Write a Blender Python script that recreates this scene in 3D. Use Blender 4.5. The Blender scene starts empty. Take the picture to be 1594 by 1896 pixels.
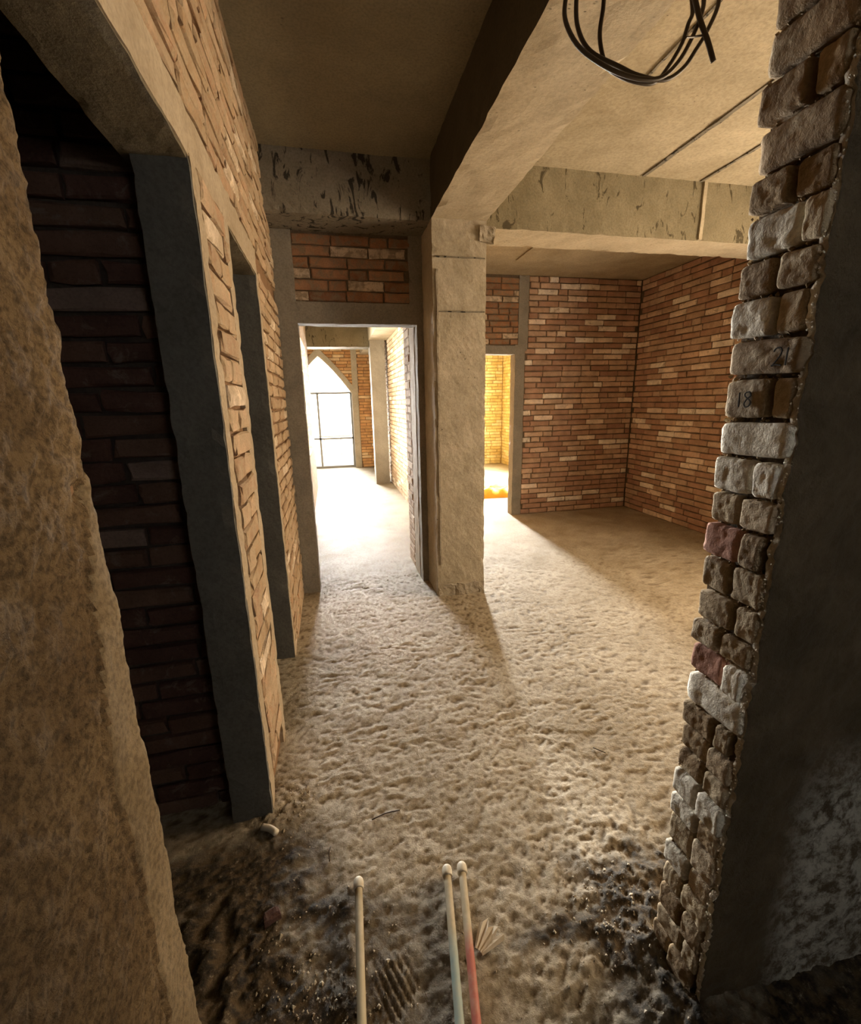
import bpy, math, random
import numpy as np
from mathutils import Vector, Matrix, noise
random.seed(7)
rng = np.random.default_rng(11)
SC = bpy.context.scene
COL = SC.collection

# ------------------------------------------------------------------ camera
F_PX, PITCH, YAW, ROLL = 828.25, math.radians(13.801), math.radians(12.034), math.radians(-1.221)
def make_camera():
    cam = bpy.data.cameras.new('camera')
    cam.sensor_fit = 'HORIZONTAL'; cam.sensor_width = 36
    cam.lens = F_PX * 36 / 1594; cam.clip_start = .02
    fwd = Vector((math.sin(YAW)*math.cos(PITCH), math.cos(YAW)*math.cos(PITCH), -math.sin(PITCH)))
    right0 = Vector((math.cos(YAW), -math.sin(YAW), 0)); up0 = right0.cross(fwd)
    # image roll
    c, s = math.cos(ROLL), math.sin(ROLL)
    right = right0*c + up0*s
    up = -right0*s + up0*c
    m = Matrix((right, up, -fwd)).transposed().to_4x4()
    m.translation = (0, 0, 1.4)
    o = bpy.data.objects.new('camera', cam); o.matrix_world = m
    COL.objects.link(o); SC.camera = o
make_camera()

# ------------------------------------------------------------------ daylight and fill lamps
W = bpy.data.worlds.new('sky'); SC.world = W; W.use_nodes = True
bg = W.node_tree.nodes['Background']; bg.inputs[0].default_value = (1, .97, .90, 1); bg.inputs[1].default_value = 7.0
def area(name, loc, aim, sx, sy, power, col, spread=180):
    l = bpy.data.lights.new(name, 'AREA'); l.shape = 'RECTANGLE'; l.size = sx; l.size_y = sy
    l.energy = power; l.color = col; l.spread = math.radians(spread)
    o = bpy.data.objects.new(name, l); o.location = loc
    o.rotation_euler = (Vector(aim)-Vector(loc)).to_track_quat('-Z', 'Y').to_euler()
    COL.objects.link(o); return o
# daylight outside the window openings, plus added fill lamps
area('daylight_arch', (-.18, 10.75, 1.35), (.15, 2, .3), 1.3, 2.0, 205, (1, .98, .92), 60)
area('daylight_far_room', (2.42, 10.2, 1.6), (1.75, 2.5, .1), .42, 1.4, 210, (1, .97, .89), 75)
area('daylight_side', (4.15, 1.75, 1.5), (0, 1.7, .7), 1.3, 1.4, 96, (1, .63, .26))
area('fill_yellow_room', (4.15, 7.2, 1.6), (2.6, 7.6, 1.2), 1.2, 1.2, 850, (1, .93, .72))  # added lamp, not a known window: brightens the yellow room
area('fill_corridor', (-1.9, 6.3, 1.5), (1, 6.3, 1.0), 1.4, 1.4, 300, (1, .90, .70))  # added lamp in the unseen side space, brightens the corridor
SC.view_settings.view_transform = 'Standard'; SC.view_settings.look = 'None'
SC.view_settings.exposure = 0.42; SC.view_settings.gamma = 1; SC.view_settings.use_curve_mapping = False
try:
    SC.cycles.max_bounces = 10; SC.cycles.diffuse_bounces = 7; SC.cycles.sample_clamp_indirect = 6
    SC.cycles.caustics_reflective = False; SC.cycles.caustics_refractive = False
    SC.cycles.use_denoising = True
except Exception: pass

# ------------------------------------------------------------------ constants (metres; X right, Y into the flat, Z up)
XL = -.296            # face of the left wall
ZL = 1.993            # underside of its lintel
ZC = 2.813            # ceiling
YD = 3.303            # wall with the corridor doorway
YF = 5.127            # rear wall of the right room
XR = 3.72             # right wall of the right room
ZC2 = 2.754

# ------------------------------------------------------------------ materials
def nt(name):
    m = bpy.data.materials.new(name); m.use_nodes = True
    t = m.node_tree; b = t.nodes['Principled BSDF']
    b.inputs['Specular IOR Level'].default_value = .25
    return m, t, b
def N(t, typ, **kw):
    n = t.nodes.new(typ)
    for k, v in kw.items():
        if k in n.inputs.keys() if hasattr(n.inputs, 'keys') else False: n.inputs[k].default_value = v
        else: setattr(n, k, v)
    return n
def coords(t, scale=(1, 1, 1), kind='Object'):
    tc = t.nodes.new('ShaderNodeTexCoord'); mp = t.nodes.new('ShaderNodeMapping')
    mp.inputs['Scale'].default_value = scale
    t.links.new(tc.outputs[kind], mp.inputs['Vector']); return mp.outputs[0]
def geo_coords(t, scale=(1, 1, 1)):
    g = t.nodes.new('ShaderNodeNewGeometry'); mp = t.nodes.new('ShaderNodeMapping')
    mp.inputs['Scale'].default_value = scale
    t.links.new(g.outputs['Position'], mp.inputs['Vector']); return mp.outputs[0]
def noise_tex(t, vec, scale, detail=6, rough=.6, dist=0.):
    n = t.nodes.new('ShaderNodeTexNoise'); n.inputs['Scale'].default_value = scale
    n.inputs['Detail'].default_value = detail; n.inputs['Roughness'].default_value = rough
    n.inputs['Distortion'].default_value = dist
    t.links.new(vec, n.inputs['Vector']); return n.outputs['Fac']
def ramp(t, fac, stops, interp='LINEAR'):
    r = t.nodes.new('ShaderNodeValToRGB'); r.color_ramp.interpolation = interp
    el = r.color_ramp.elements
    while len(el) < len(stops): el.new(.5)
    for e, (p, c) in zip(el, stops):
        e.position = p; e.color = (c if len(c) == 4 else (*c, 1)) if not isinstance(c, (int, float)) else (c, c, c, 1)
    t.links.new(fac, r.inputs[0]); return r.outputs[0]
def mix(t, fac, a, b, blend='MIX'):
    m = t.nodes.new('ShaderNodeMix'); m.data_type = 'RGBA'; m.blend_type = blend
    for sock, v in ((m.inputs[0], fac), (m.inputs[6], a), (m.inputs[7], b)):
        if isinstance(v, (int, float)): sock.default_value = v
        elif isinstance(v, tuple): sock.default_value = (*v, 1)[:4]
        else: t.links.new(v, sock)
    return m.outputs[2]
def bump(t, b, h, strength, dist=.01, prev=None):
    n = t.nodes.new('ShaderNodeBump'); n.inputs['Strength'].default_value = strength; n.inputs['Distance'].default_value = dist
    t.links.new(h, n.inputs['Height'])
    if prev: t.links.new(prev, n.inputs['Normal'])
    t.links.new(n.outputs[0], b.inputs['Normal']); return n.outputs[0]

def concrete(name, lo, hi, pit=.5, rough=.85, scale=3., bstr=.5, streak=None, grain=.72, fine=90):
    m, t, b = nt(name); v = geo_coords(t)
    c = ramp(t, noise_tex(t, v, scale, 8, .65, .3), [(.28, lo), (.72, hi)])
    sp = ramp(t, noise_tex(t, v, fine, 3, .6), [(.36, grain), (.58, 1.)])
    c = mix(t, .7 if grain > .7 else 1., c, sp, 'MULTIPLY')
    if pit:   # small air holes and dark specks
        vo = t.nodes.new('ShaderNodeTexVoronoi'); vo.inputs['Scale'].default_value = 26
        t.links.new(geo_coords(t, (1, 1.7, 1)), vo.inputs['Vector'])
        pm = ramp(t, vo.outputs['Distance'], [(.05, 1.), (.16, 0.)])
        gate = ramp(t, noise_tex(t, v, 6, 3), [(.52, 0.), (.62, 1.)])
        pm = mix(t, 1., pm, gate, 'MULTIPLY')
        pf = mix(t, pit, (0, 0, 0), pm)
        c = mix(t, pf, c, tuple(x*.25 for x in lo))
    if streak:   # mould-like dark blotches that run downward
        s = noise_tex(t, geo_coords(t, (9, 9, 3.4)), 1.6, 7, .62, 1.2)
        sm = ramp(t, s, [(streak[0], 0.), (streak[0]+.04, 1.)])
        c = mix(t, sm, c, streak[1])
    t.links.new(c, b.inputs['Base Color']); b.inputs['Roughness'].default_value = rough
    p = bump(t, b, noise_tex(t, v, 14, 8, .7), bstr, .012)
    bump(t, b, noise_tex(t, v, fine*1.4, 4, .7), bstr*.8, .003, p)
    return m

def brick_mat(name, stops, mortar=(.30, .25, .19), cover=.5, attr=False, bstr=.6):
    m, t, b = nt(name)
    if attr:
        a = t.nodes.new('ShaderNodeAttribute'); a.attribute_name = 'rnd'; r = a.outputs['Fac']
    else:
        a = t.nodes.new('ShaderNodeObjectInfo'); r = a.outputs['Random']
    v = geo_coords(t)
    c = ramp(t, r, stops, 'CONSTANT')
    tone = ramp(t, noise_tex(t, v, 9, 5, .6), [(.25, .62), (.75, 1.25)])
    c = mix(t, .8, c, tone, 'MULTIPLY')
    sm = ramp(t, noise_tex(t, v, 17, 7, .68, .6), [(cover, 0.), (cover+.10, 1.)])
    sm2 = mix(t, .75, (0, 0, 0), sm)
    c = mix(t, sm2, c, mortar)
    sp = ramp(t, noise_tex(t, v, 130, 3, .7), [(.30, .6), (.55, 1.)])
    c = mix(t, .6, c, sp, 'MULTIPLY')
    t.links.new(c, b.inputs['Base Color']); b.inputs['Roughness'].default_value = .9
    p = bump(t, b, noise_tex(t, v, 30, 7, .7), bstr, .008)
    bump(t, b, noise_tex(t, v, 160, 3, .7), bstr*.7, .002, p)
    return m

RED = [(0, (.49, .305, .215)), (.22, (.55, .38, .27)), (.40, (.42, .25, .175)), (.52, (.62, .45, .33)),
       (.66, (.52, .335, .235)), (.76, (.90, .74, .60)), (.84, (.70, .50, .37)), (.92, (.95, .86, .75))]
TAN = [(0, (.44, .31, .19)), (.2, (.50, .36, .24)), (.4, (.38, .255, .16)), (.6, (.54, .39, .26)),
       (.75, (.46, .30, .19)), (.88, (.76, .64, .50))]
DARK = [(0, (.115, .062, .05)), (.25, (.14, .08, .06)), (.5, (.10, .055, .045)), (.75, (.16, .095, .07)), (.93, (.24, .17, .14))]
ORANGE = [(0, (.68, .38, .16)), (.3, (.74, .44, .20)), (.6, (.62, .33, .14)), (.85, (.84, .62, .36))]
YELLOW = [(0, (.76, .62, .28)), (.3, (.80, .67, .33)), (.6, (.72, .57, .24)), (.85, (.86, .76, .45))]
M = {}
M['brick_red'] = brick_mat('brick_red', RED, (.40, .29, .20), .56)
M['brick_red_m'] = brick_mat('brick_red_merged', RED, (.34, .24, .16), .60, attr=True)
M['brick_tan'] = brick_mat('brick_tan', TAN, (.42, .33, .22), .44)
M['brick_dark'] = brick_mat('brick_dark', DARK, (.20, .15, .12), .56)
M['brick_door'] = brick_mat('brick_door', [(0, (.33, .17, .09)), (.3, (.27, .14, .08)), (.6, (.38, .21, .12)), (.9, (.62, .50, .38))], (.24, .19, .13), .47)
M['brick_orange'] = brick_mat('brick_orange', ORANGE, (.55, .36, .16), .6, attr=True)
M['brick_pale'] = brick_mat('brick_pale', TAN, (.55, .45, .32), .5, attr=True)
M['brick_yellow'] = brick_mat('brick_yellow', YELLOW, (.6, .5, .25), .6, attr=True)
M['jamb_grey'] = brick_mat('jamb_brick_grey', [(0, (.42, .33, .215)), (.3, (.48, .385, .255)), (.6, (.36, .27, .17)), (.85, (.54, .44, .31))], (.62, .54, .40), .55, bstr=1.)
M['jamb_brown'] = brick_mat('jamb_brick_brown', [(0, (.33, .235, .135)), (.5, (.38, .28, .165))], (.46, .38, .26), .52, bstr=1.)
M['jamb_white'] = brick_mat('jamb_brick_white', [(0, (.86, .81, .70)), (.5, (.78, .73, .62))], (.50, .44, .34), .60, bstr=1.)
M['jamb_pink'] = brick_mat('jamb_brick_pink', [(0, (.46, .25, .19)), (.5, (.42, .22, .16))], (.40, .28, .20), .66, bstr=.7)
M['mortar'] = concrete('mortar', (.10, .075, .05), (.19, .145, .10), 0, .95, 8, .8)
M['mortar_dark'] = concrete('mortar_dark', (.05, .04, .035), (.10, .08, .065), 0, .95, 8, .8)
M['mortar_warm'] = concrete('mortar_warm', (.22, .13, .07), (.30, .19, .11), 0, .95, 8, .8)
M['mortar_yellow'] = concrete('mortar_yellow', (.50, .38, .14), (.56, .44, .2), 0, .95, 8, .4)
M['concrete'] = concrete('concrete_grey', (.30, .265, .21), (.44, .39, .31), .8, .85, 3)
M['concrete_light'] = concrete('concrete_beam', (.42, .36, .26), (.60, .53, .40), 1., .8, 3.5, .35, None, .80, 60)
M['concrete_col'] = concrete('concrete_column', (.34, .30, .22), (.55, .49, .39), 1., .8, 5, .5, (.66, (.24, .21, .15)), .80, 70)
M['concrete_stain'] = concrete('concrete_stained', (.16, .145, .11), (.27, .245, .20), .5, .85, 3, .5, (.56, (.035, .032, .026)))
M['concrete_stain2'] = concrete('concrete_streaked', (.19, .165, .105), (.32, .28, .19), .5, .85, 3, .5, (.60, (.08, .066, .038)))
M['concrete_dark'] = concrete('concrete_dark_side', (.055, .045, .03), (.10, .085, .06), .3, .75, 2, .4)
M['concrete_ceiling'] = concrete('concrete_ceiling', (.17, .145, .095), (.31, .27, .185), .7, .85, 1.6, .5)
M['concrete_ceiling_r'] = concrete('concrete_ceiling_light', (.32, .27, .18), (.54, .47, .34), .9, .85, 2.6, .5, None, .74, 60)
M['shaded_soffit'] = concrete('concrete_soffit_shaded', (.13, .11, .075), (.21, .18, .125), .7, .85, 4, .6)  # shade under the lintel is put into this darker colour
M['band'] = concrete('mortar_band', (.34, .275, .19), (.48, .40, .29), .2, .85, 5, .4)
M['post'] = concrete('door_post_render', (.22, .205, .175), (.33, .30, .25), .2, .85, 5, .35)
M['post_blue'] = concrete('cast_post', (.10, .098, .09), (.15, .148, .135), .1, .85, 5, .25)
M['plaster_brown'] = concrete('rough_plaster_brown', (.115, .075, .037), (.235, .168, .092), 0, .9, 6, 1.3, None, .45, 120)
M['plaster_smooth'] = concrete('plaster_edge', (.16, .118, .066), (.27, .21, .13), 0, .85, 4, .8, None, .6, 110)

def plaster_dark_mat():
    m, t, b = nt('rough_plaster_dark'); v = geo_coords(t)
    c = ramp(t, noise_tex(t, v, 7, 8, .7, .5), [(.3, (.085, .062, .037)), (.72, (.20, .15, .09))])
    # paler patch low on the right
    sep = t.nodes.new('ShaderNodeSeparateXYZ'); t.links.new(v, sep.inputs[0])
    def rng_(sock, a, bb):
        mr = t.nodes.new('ShaderNodeMapRange'); mr.inputs[1].default_value = a; mr.inputs[2].default_value = bb
        t.links.new(sock, mr.inputs[0]); return mr.outputs[0]
    mk = t.nodes.new('ShaderNodeMath'); mk.operation = 'MULTIPLY'
    t.links.new(rng_(sep.outputs[0], .88, .98), mk.inputs[0]); t.links.new(rng_(sep.outputs[2], .72, .52), mk.inputs[1])
    mk2 = t.nodes.new('ShaderNodeMath'); mk2.operation = 'MULTIPLY'
    t.links.new(mk.outputs[0], mk2.inputs[0]); t.links.new(ramp(t, noise_tex(t, v, 30, 8, .75), [(.42, 0.), (.58, 1.)]), mk2.inputs[1])
    c = mix(t, mk2.outputs[0], c, (.62, .60, .52))
    t.links.new(c, b.inputs['Base Color']); b.inputs['Roughness'].default_value = .75
    p = bump(t, b, noise_tex(t, v, 25, 8, .7), 1., .02)
    bump(t, b, noise_tex(t, v, 150, 4, .7), .8, .004, p)
    return m
M['plaster_dark'] = plaster_dark_mat()

def floor_mat():
    m, t, b = nt('rough_screed'); v = geo_coords(t)
    c = ramp(t, noise_tex(t, v, 2.4, 8, .62, .4), [(.28, (.29, .235, .15)), (.70, (.53, .465, .36))])
    sp = ramp(t, noise_tex(t, v, 60, 5, .7), [(.32, .62), (.60, 1.)])
    c = mix(t, .9, c, sp, 'MULTIPLY')
    a = t.nodes.new('ShaderNodeAttribute'); a.attribute_name = 'dirt'
    c = mix(t, a.outputs['Color'], c, ramp(t, noise_tex(t, v, 55, 6, .75), [(.44, (.016, .013, .009)), (.58, (.065, .047, .028)), (.72, (.34, .30, .23))]))
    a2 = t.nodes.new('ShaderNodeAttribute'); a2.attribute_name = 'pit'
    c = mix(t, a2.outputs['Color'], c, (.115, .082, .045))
    t.links.new(c, b.inputs['Base Color'])
    b.inputs['Roughness'].default_value = .7; b.inputs['Specular IOR Level'].default_value = .25
    p = bump(t, b, noise_tex(t, v, 45, 7, .7), .7, .008)
    bump(t, b, noise_tex(t, v, 190, 4, .75), .7, .003, p)
    return m
M['floor'] = floor_mat()

def plain(name, col, rough=.6, metal=0., noise_amt=.2, col2=None, axis=None):
    m, t, b = nt(name); v = geo_coords(t)
    c = mix(t, noise_amt, col, ramp(t, noise_tex(t, v, 60, 5), [(.3, .4), (.7, 1.)]), 'MULTIPLY')
    t.links.new(c, b.inputs['Base Color']); b.inputs['Roughness'].default_value = rough; b.inputs['Metallic'].default_value = metal
    return m
M['black_conduit'] = plain('black_conduit', (.055, .04, .025), .45)
M['cap'] = plain('pale_pipe_cap', (.66, .61, .50), .5)
M['frame_metal'] = plain('window_frame_metal', (.36, .36, .34), .5)
M['orange'] = plain('orange_tarpaulin', (.95, .36, .03), .5, noise_amt=.3)
M['ink'] = plain('black_marker', (.03, .025, .02), .7, noise_amt=0)
M['scrap'] = plain('pale_scrap', (.66, .58, .44), .6)
M['earth'] = plain('outdoor_ground', (.62, .58, .50), .9)
M['stone'] = concrete('rubble', (.20, .16, .11), (.62, .56, .44), 0, .8, 40, .6)
def pipe_mat(name, tint):
    m, t, b = nt(name); v = geo_coords(t)
    sep = t.nodes.new('ShaderNodeSeparateXYZ'); t.links.new(v, sep.inputs[0])
    mr = t.nodes.new('ShaderNodeMapRange'); mr.inputs[1].default_value = .87; mr.inputs[2].default_value = .81
    t.links.new(sep.outputs[1], mr.inputs[0])
    nz = ramp(t, noise_tex(t, v, 30, 4), [(.3, .55), (.6, 1.)])
    f = mix(t, 1., mr.outputs[0], nz, 'MULTIPLY')
    dust = ramp(t, noise_tex(t, v, 25, 5), [(.3, (.40, .345, .235)), (.7, (.56, .50, .38))])
    c = mix(t, f, dust, tint)
    t.links.new(c, b.inputs['Base Color']); b.inputs['Roughness'].default_value = .5
    return m
M['pipe_cream'] = pipe_mat('dusty_cream_pipe', (.46, .40, .27))
M['pipe_blue'] = pipe_mat('dusty_blue_pipe', (.30, .39, .37))
M['pipe_red'] = pipe_mat('dusty_red_pipe', (.42, .13, .10))
def glass_mat():
    m = bpy.data.materials.new('window_glass'); m.use_nodes = True; t = m.node_tree; t.nodes.clear()
    o = t.nodes.new('ShaderNodeOutputMaterial'); mx = t.nodes.new('ShaderNodeMixShader'); mx.inputs[0].default_value = .06
    a = t.nodes.new('ShaderNodeBsdfTransparent'); g = t.nodes.new('ShaderNodeBsdfGlossy'); g.inputs['Roughness'].default_value = .02
    t.links.new(a.outputs[0], mx.inputs[1]); t.links.new(g.outputs[0], mx.inputs[2]); t.links.new(mx.outputs[0], o.inputs[0])
    return m
M['glass'] = glass_mat()

# ------------------------------------------------------------------ mesh helpers
def link(name, me, parent=None):
    o = bpy.data.objects.new(name, me); COL.objects.link(o)
    if parent: o.parent = parent
    return o
def mesh(name, vs, fs, mat, parent=None, smooth=False):
    me = bpy.data.meshes.new(name); me.from_pydata([tuple(v) for v in vs], [], fs); me.update()
    me.materials.append(mat)
    if smooth: me.shade_smooth()
    return link(name, me, parent)
def tag(o, label, cat=None, group=None, kind=None):
    o['label'] = label
    if cat: o['category'] = cat
    if group: o['group'] = group
    if kind: o['kind'] = kind
    return o
def struct(o, label, cat): return tag(o, label, cat, kind='structure')

def rough_box(lo, hi, res=.05, amp=.004, edge=.0, seed=0.):
    """subdivided box whose surface wanders; shared vertices so that it stays closed"""
    lo = Vector(lo); hi = Vector(hi); n = [max(1, min(90, int(round((hi[i]-lo[i])/res)))) for i in range(3)]
    idx = {}; vs = []; fs = []
    def vert(i, j, k):
        key = (i, j, k)
        if key not in idx:
            p = Vector((lo[0]+(hi[0]-lo[0])*i/n[0], lo[1]+(hi[1]-lo[1])*j/n[1], lo[2]+(hi[2]-lo[2])*k/n[2]))
            q = p + Vector((seed, seed*1.3, seed*.7))
            d = noise.noise_vector(q*9)*amp + noise.noise_vector(q*38)*amp*.5
            nb = sum((i in (0, n[0]), j in (0, n[1]), k in (0, n[2])))
            if nb >= 2 and edge:   # chipped arrises
                c = (lo+hi)/2
                pull = max(0, noise.noise(q*21)+.25*noise.noise(q*60)-.05)*edge
                d += Vector(((1 if p[a] < c[a] else -1) if (i in (0, n[0]), j in (0, n[1]), k in (0, n[2]))[a] else 0 for a in range(3)))*pull
            idx[key] = len(vs); vs.append(p+d)
        return idx[key]
    for a in range(3):
        b, c = [(1, 2), (2, 0), (0, 1)][a]
        for side in (0, n[a]):
            for s in range(n[b]):
                for t_ in range(n[c]):
                    q = []
                    for (ds, dt) in ((0, 0), (1, 0), (1, 1), (0, 1)):
                        ijk = [0, 0, 0]; ijk[a] = side; ijk[b] = s+ds; ijk[c] = t_+dt; q.append(vert(*ijk))
                    fs.append(tuple(q) if side else tuple(reversed(q)))
    return vs, fs
def rbox(name, lo, hi, mat, parent=None, res=.05, amp=.004, edge=0., seed=None):
    vs, fs = rough_box(lo, hi, res, amp, edge, random.random()*50 if seed is None else seed)
    return mesh(name, vs, fs, mat, parent)
def boxes(name, lst, mat, parent=None, res=10, amp=0, edge=0):
    V, Fc = [], []
    for lo, hi in lst:
        vs, fs = rough_box(lo, hi, res, amp, edge, random.random()*50); k = len(V)
        V += vs; Fc += [tuple(i+k for i in f) for f in fs]
    return mesh(name, V, Fc, mat, parent)
def prism(outline, y0, y1):
    """outline in (x,z), extruded along y"""
    n = len(outline); vs = [(x, y0, z) for x, z in outline]+[(x, y1, z) for x, z in outline]
    fs = [tuple(range(n)), tuple(reversed(range(n, 2*n)))]+[(i, i+n, (i+1) % n+n, (i+1) % n) for i in range(n)]
    return vs, fs
def tube(pts, r, seg=10, sub=5, radii=None, cap=True):
    P = [Vector(p) for p in pts]
    if sub > 1 and len(P) > 2:
        Q = []
        for i in range(len(P)-1):
            p0, p1, p2, p3 = P[max(i-1, 0)], P[i], P[i+1], P[min(i+2, len(P)-1)]
            for s in range(sub):
                u = s/sub
                Q.append(.5*((2*p1)+(p2-p0)*u+(2*p0-5*p1+4*p2-p3)*u*u+(3*p1-p0-3*p2+p3)*u**3))
        Q.append(P[-1]); P = Q
    vs, fs = [], []; up = Vector((0, 1, 0)) if abs((P[1]-P[0]).normalized().y) < .9 else Vector((0, 0, 1))
    for i, p in enumerate(P):
        d = (P[min(i+1, len(P)-1)]-P[max(i-1, 0)]).normalized()
        a = up.cross(d).normalized(); bb = d.cross(a)
        rr = radii[i] if radii else r
        for s in range(seg):
            t_ = 2*math.pi*s/seg; vs.append(p+(a*math.cos(t_)+bb*math.sin(t_))*rr)
    for i in range(len(P)-1):
        for s in range(seg):
            fs.append((i*seg+s, i*seg+(s+1) % seg, (i+1)*seg+(s+1) % seg, (i+1)*seg+s))
    if cap: fs.append(tuple(reversed(range(seg)))); fs.append(tuple(range((len(P)-1)*seg, len(P)*seg)))
    return vs, fs

# bricks: local x along the wall, z up, y outward normal; origin at the centre of the back
def brick_geo(L, H, D, rnd, amp=.003):
    def ring(l, h, y, j):
        out = []
        for (a, c) in ((-1, -1), (0, -1), (1, -1), (1, 0), (1, 1), (0, 1), (-1, 1), (-1, 0)):
            out.append((a*l/2+rnd.uniform(-j, j), y+rnd.uniform(-j, j)*.4, c*h/2+rnd.uniform(-j, j)))
        return out
    ch = min(.006, H*.12)
    vs = ring(L, H, 0, 0)+ring(L, H, D-ch, amp)+ring(L-2*ch, H-2*ch, D, amp)+[(rnd.uniform(-.2, .2)*L, D+rnd.uniform(-.001, .002), 0)]
    fs = []
    for k in (0, 8):
        for i in range(8): fs.append((k+i, k+8+i, k+8+(i+1) % 8, k+(i+1) % 8))
    for i in range(8): fs.append((16+i, 24, 16+(i+1) % 8))
    return vs, fs
_bc = {}
def brick_mesh(L, H, D, mat, amp=.003):
    q = (round(L, 2), round(H, 3), round(D, 3), mat.name, amp, random.randrange(7 if L > .2 else 3))
    if q not in _bc:
        vs, fs = brick_geo(max(.02, q[0]), H, D, random.Random(hash(q[:3])+q[5]*77), amp)
        me = bpy.data.meshes.new('brick'); me.from_pydata(vs, [], fs); me.update(); me.materials.append(mat); _bc[q] = me
    return _bc[q]
def frame(origin, udir, normal):
    u = Vector(udir); n = Vector(normal); z = Vector((0, 0, 1))
    m = Matrix(((u.x, n.x, z.x), (u.y, n.y, z.y), (u.z, n.z, z.z))).to_4x4(); m.translation = Vector(origin); return m
def lay(z0, z1, pitch, spans, half=.22, gap=.010, L=.240, rnd=random):
    """yields (u, z, length, height) of every brick"""
    n = int(round((z1-z0)/pitch)); out = []
    for c in range(n):
        za = z0+c*pitch; zc = za+pitch/2; off = (0 if c % 2 else L/2)+rnd.uniform(-.035, .035)
        for (a, b) in spans(zc):
            u = a-off if (c % 2 == 0) else a-off
            while u < b-.01:
                l = L if rnd.random() > half*.5 else L/2-.005
                s, e = max(u, a), min(u+l, b)
                if e-s > .035: out.append(((s+e)/2, zc, e-s-.001, pitch-gap, rnd.uniform(-.003, .004)))
                u += l+gap
    return out
def place(parent, fr, bricks, D, mat, amp=.003, back=.03, tilt=.006, pick=None):
    for (u, z, l, h, pr) in bricks:
        me = brick_mesh(l, round(h*500)/500, D, pick(u, z) if pick else mat, amp)
        o = bpy.data.objects.new('brick', me); COL.objects.link(o); o.parent = parent
        o.matrix_local = fr @ Matrix.Translation((u, -back+pr, z+random.uniform(-.0012, .0012))) @ Matrix.Rotation(random.uniform(-tilt, tilt), 4, 'Y')
def merged(name, parent, fr, bricks, D, mat, back=.03):
    V, Fc, R = [], [], []; rd = random.Random(5)
    for (u, z, l, h, pr) in bricks:
        vs, fs = brick_geo(l, h, D, rd); k = len(V)
        V += [fr @ Vector((x+u, y-back+pr, zz+z)) for x, y, zz in vs]; Fc += [tuple(i+k for i in f) for f in fs]
        R += [rd.random()]*len(vs)
    o = mesh(name, V, Fc, mat, parent)
    at = o.data.attributes.new('rnd', 'FLOAT', 'POINT'); at.data.foreach_set('value', R)
    o['kind'] = 'stuff'; return o

# ------------------------------------------------------------------ numpy noise for the floor
def vnoise(x, y, s, seed):
    r = np.random.default_rng(seed).random((256, 256)); x = x*s+37.3*seed; y = y*s+11.7*seed
    xi, yi = np.floor(x).astype(int), np.floor(y).astype(int); fx, fy = x-xi, y-yi
    fx = fx*fx*(3-2*fx); fy = fy*fy*(3-2*fy)
    g = lambda a, b: r[a % 256, b % 256]
    return (g(xi, yi)*(1-fx)+g(xi+1, yi)*fx)*(1-fy)+(g(xi, yi+1)*(1-fx)+g(xi+1, yi+1)*fx)*fy
def fbm(x, y, s, seed, o=4, gain=.5):
    return sum(vnoise(x, y, s*2**k, seed+k)*gain**k for k in range(o))/sum(gain**k for k in range(o))-.5
def sstep(a, b, x):
    t_ = np.clip((x-a)/(b-a), 0, 1); return t_*t_*(3-2*t_)
def floor_height(x, y):
    wx = x+.10*fbm(x, y, 6, 31); wy = y+.10*fbm(x, y, 6, 41)
    scal = np.abs(fbm(wx*.62, wy*1.25, 17, 3, 3))          # scalloped trowel lumps
    lumps = 1-2.6*scal
    mid = sstep(.9, 1.5, y)*(1-sstep(3.3, 4.4, y))
    far = sstep(3.0, 4.5, y)
    near = 1-sstep(.75, 1.5, y)
    right = sstep(1.0, 2.2, x)
    h = .0058*lumps*mid*(1-.65*right)+.004*fbm(x, y, 2.2, 51)*2
    h += .0030*far*fbm(x, y*2, 12, 61)
    h += near*(.009*fbm(x, y, 22, 71, 5, .6)+.004*lumps)
    rid = 1-2*np.abs(fbm(x+.03*fbm(x, y, 20, 33), (y+.03*fbm(x, y, 20, 35))*1.6, 30, 37, 3, .55))
    h += .0034*rid*(1-far)*(1-.5*right)
    h += .0040*fbm(x, y, 60, 75, 3)*(1-far)+near*.006*np.maximum(0, fbm(x, y, 70, 77, 2)-.05)
    h += .012*np.maximum(0, fbm(x, y, 9, 81))*near
    # crumbly spoil heaped against the wall ends
    heap = np.exp(-(((x-.80)/.26)**2+((y-.72)/.30)**2)); h += heap*(.040+.05*fbm(x, y, 30, 91, 5, .65))
    heap2 = np.exp(-(((x+.42)/.22)**2+((y-.75)/.45)**2)); h += heap2*(.02+.06*fbm(x, y, 28, 95, 5, .65))
    heap3 = np.exp(-(((x+.30)/.10)**2+((y-1.40)/.14)**2)); h += heap3*(.018+.03*fbm(x, y, 40, 97, 4, .65))
    # comb marks left of the two pipes
    cx, cy = x-.055, y-.80; a = .42; rr = cx*math.cos(a)+cy*math.sin(a)
    h += .0045*np.sin(rr*2*math.pi/.017)*np.exp(-((cx/.055)**2+(cy/.075)**2)**2)
    return h
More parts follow.
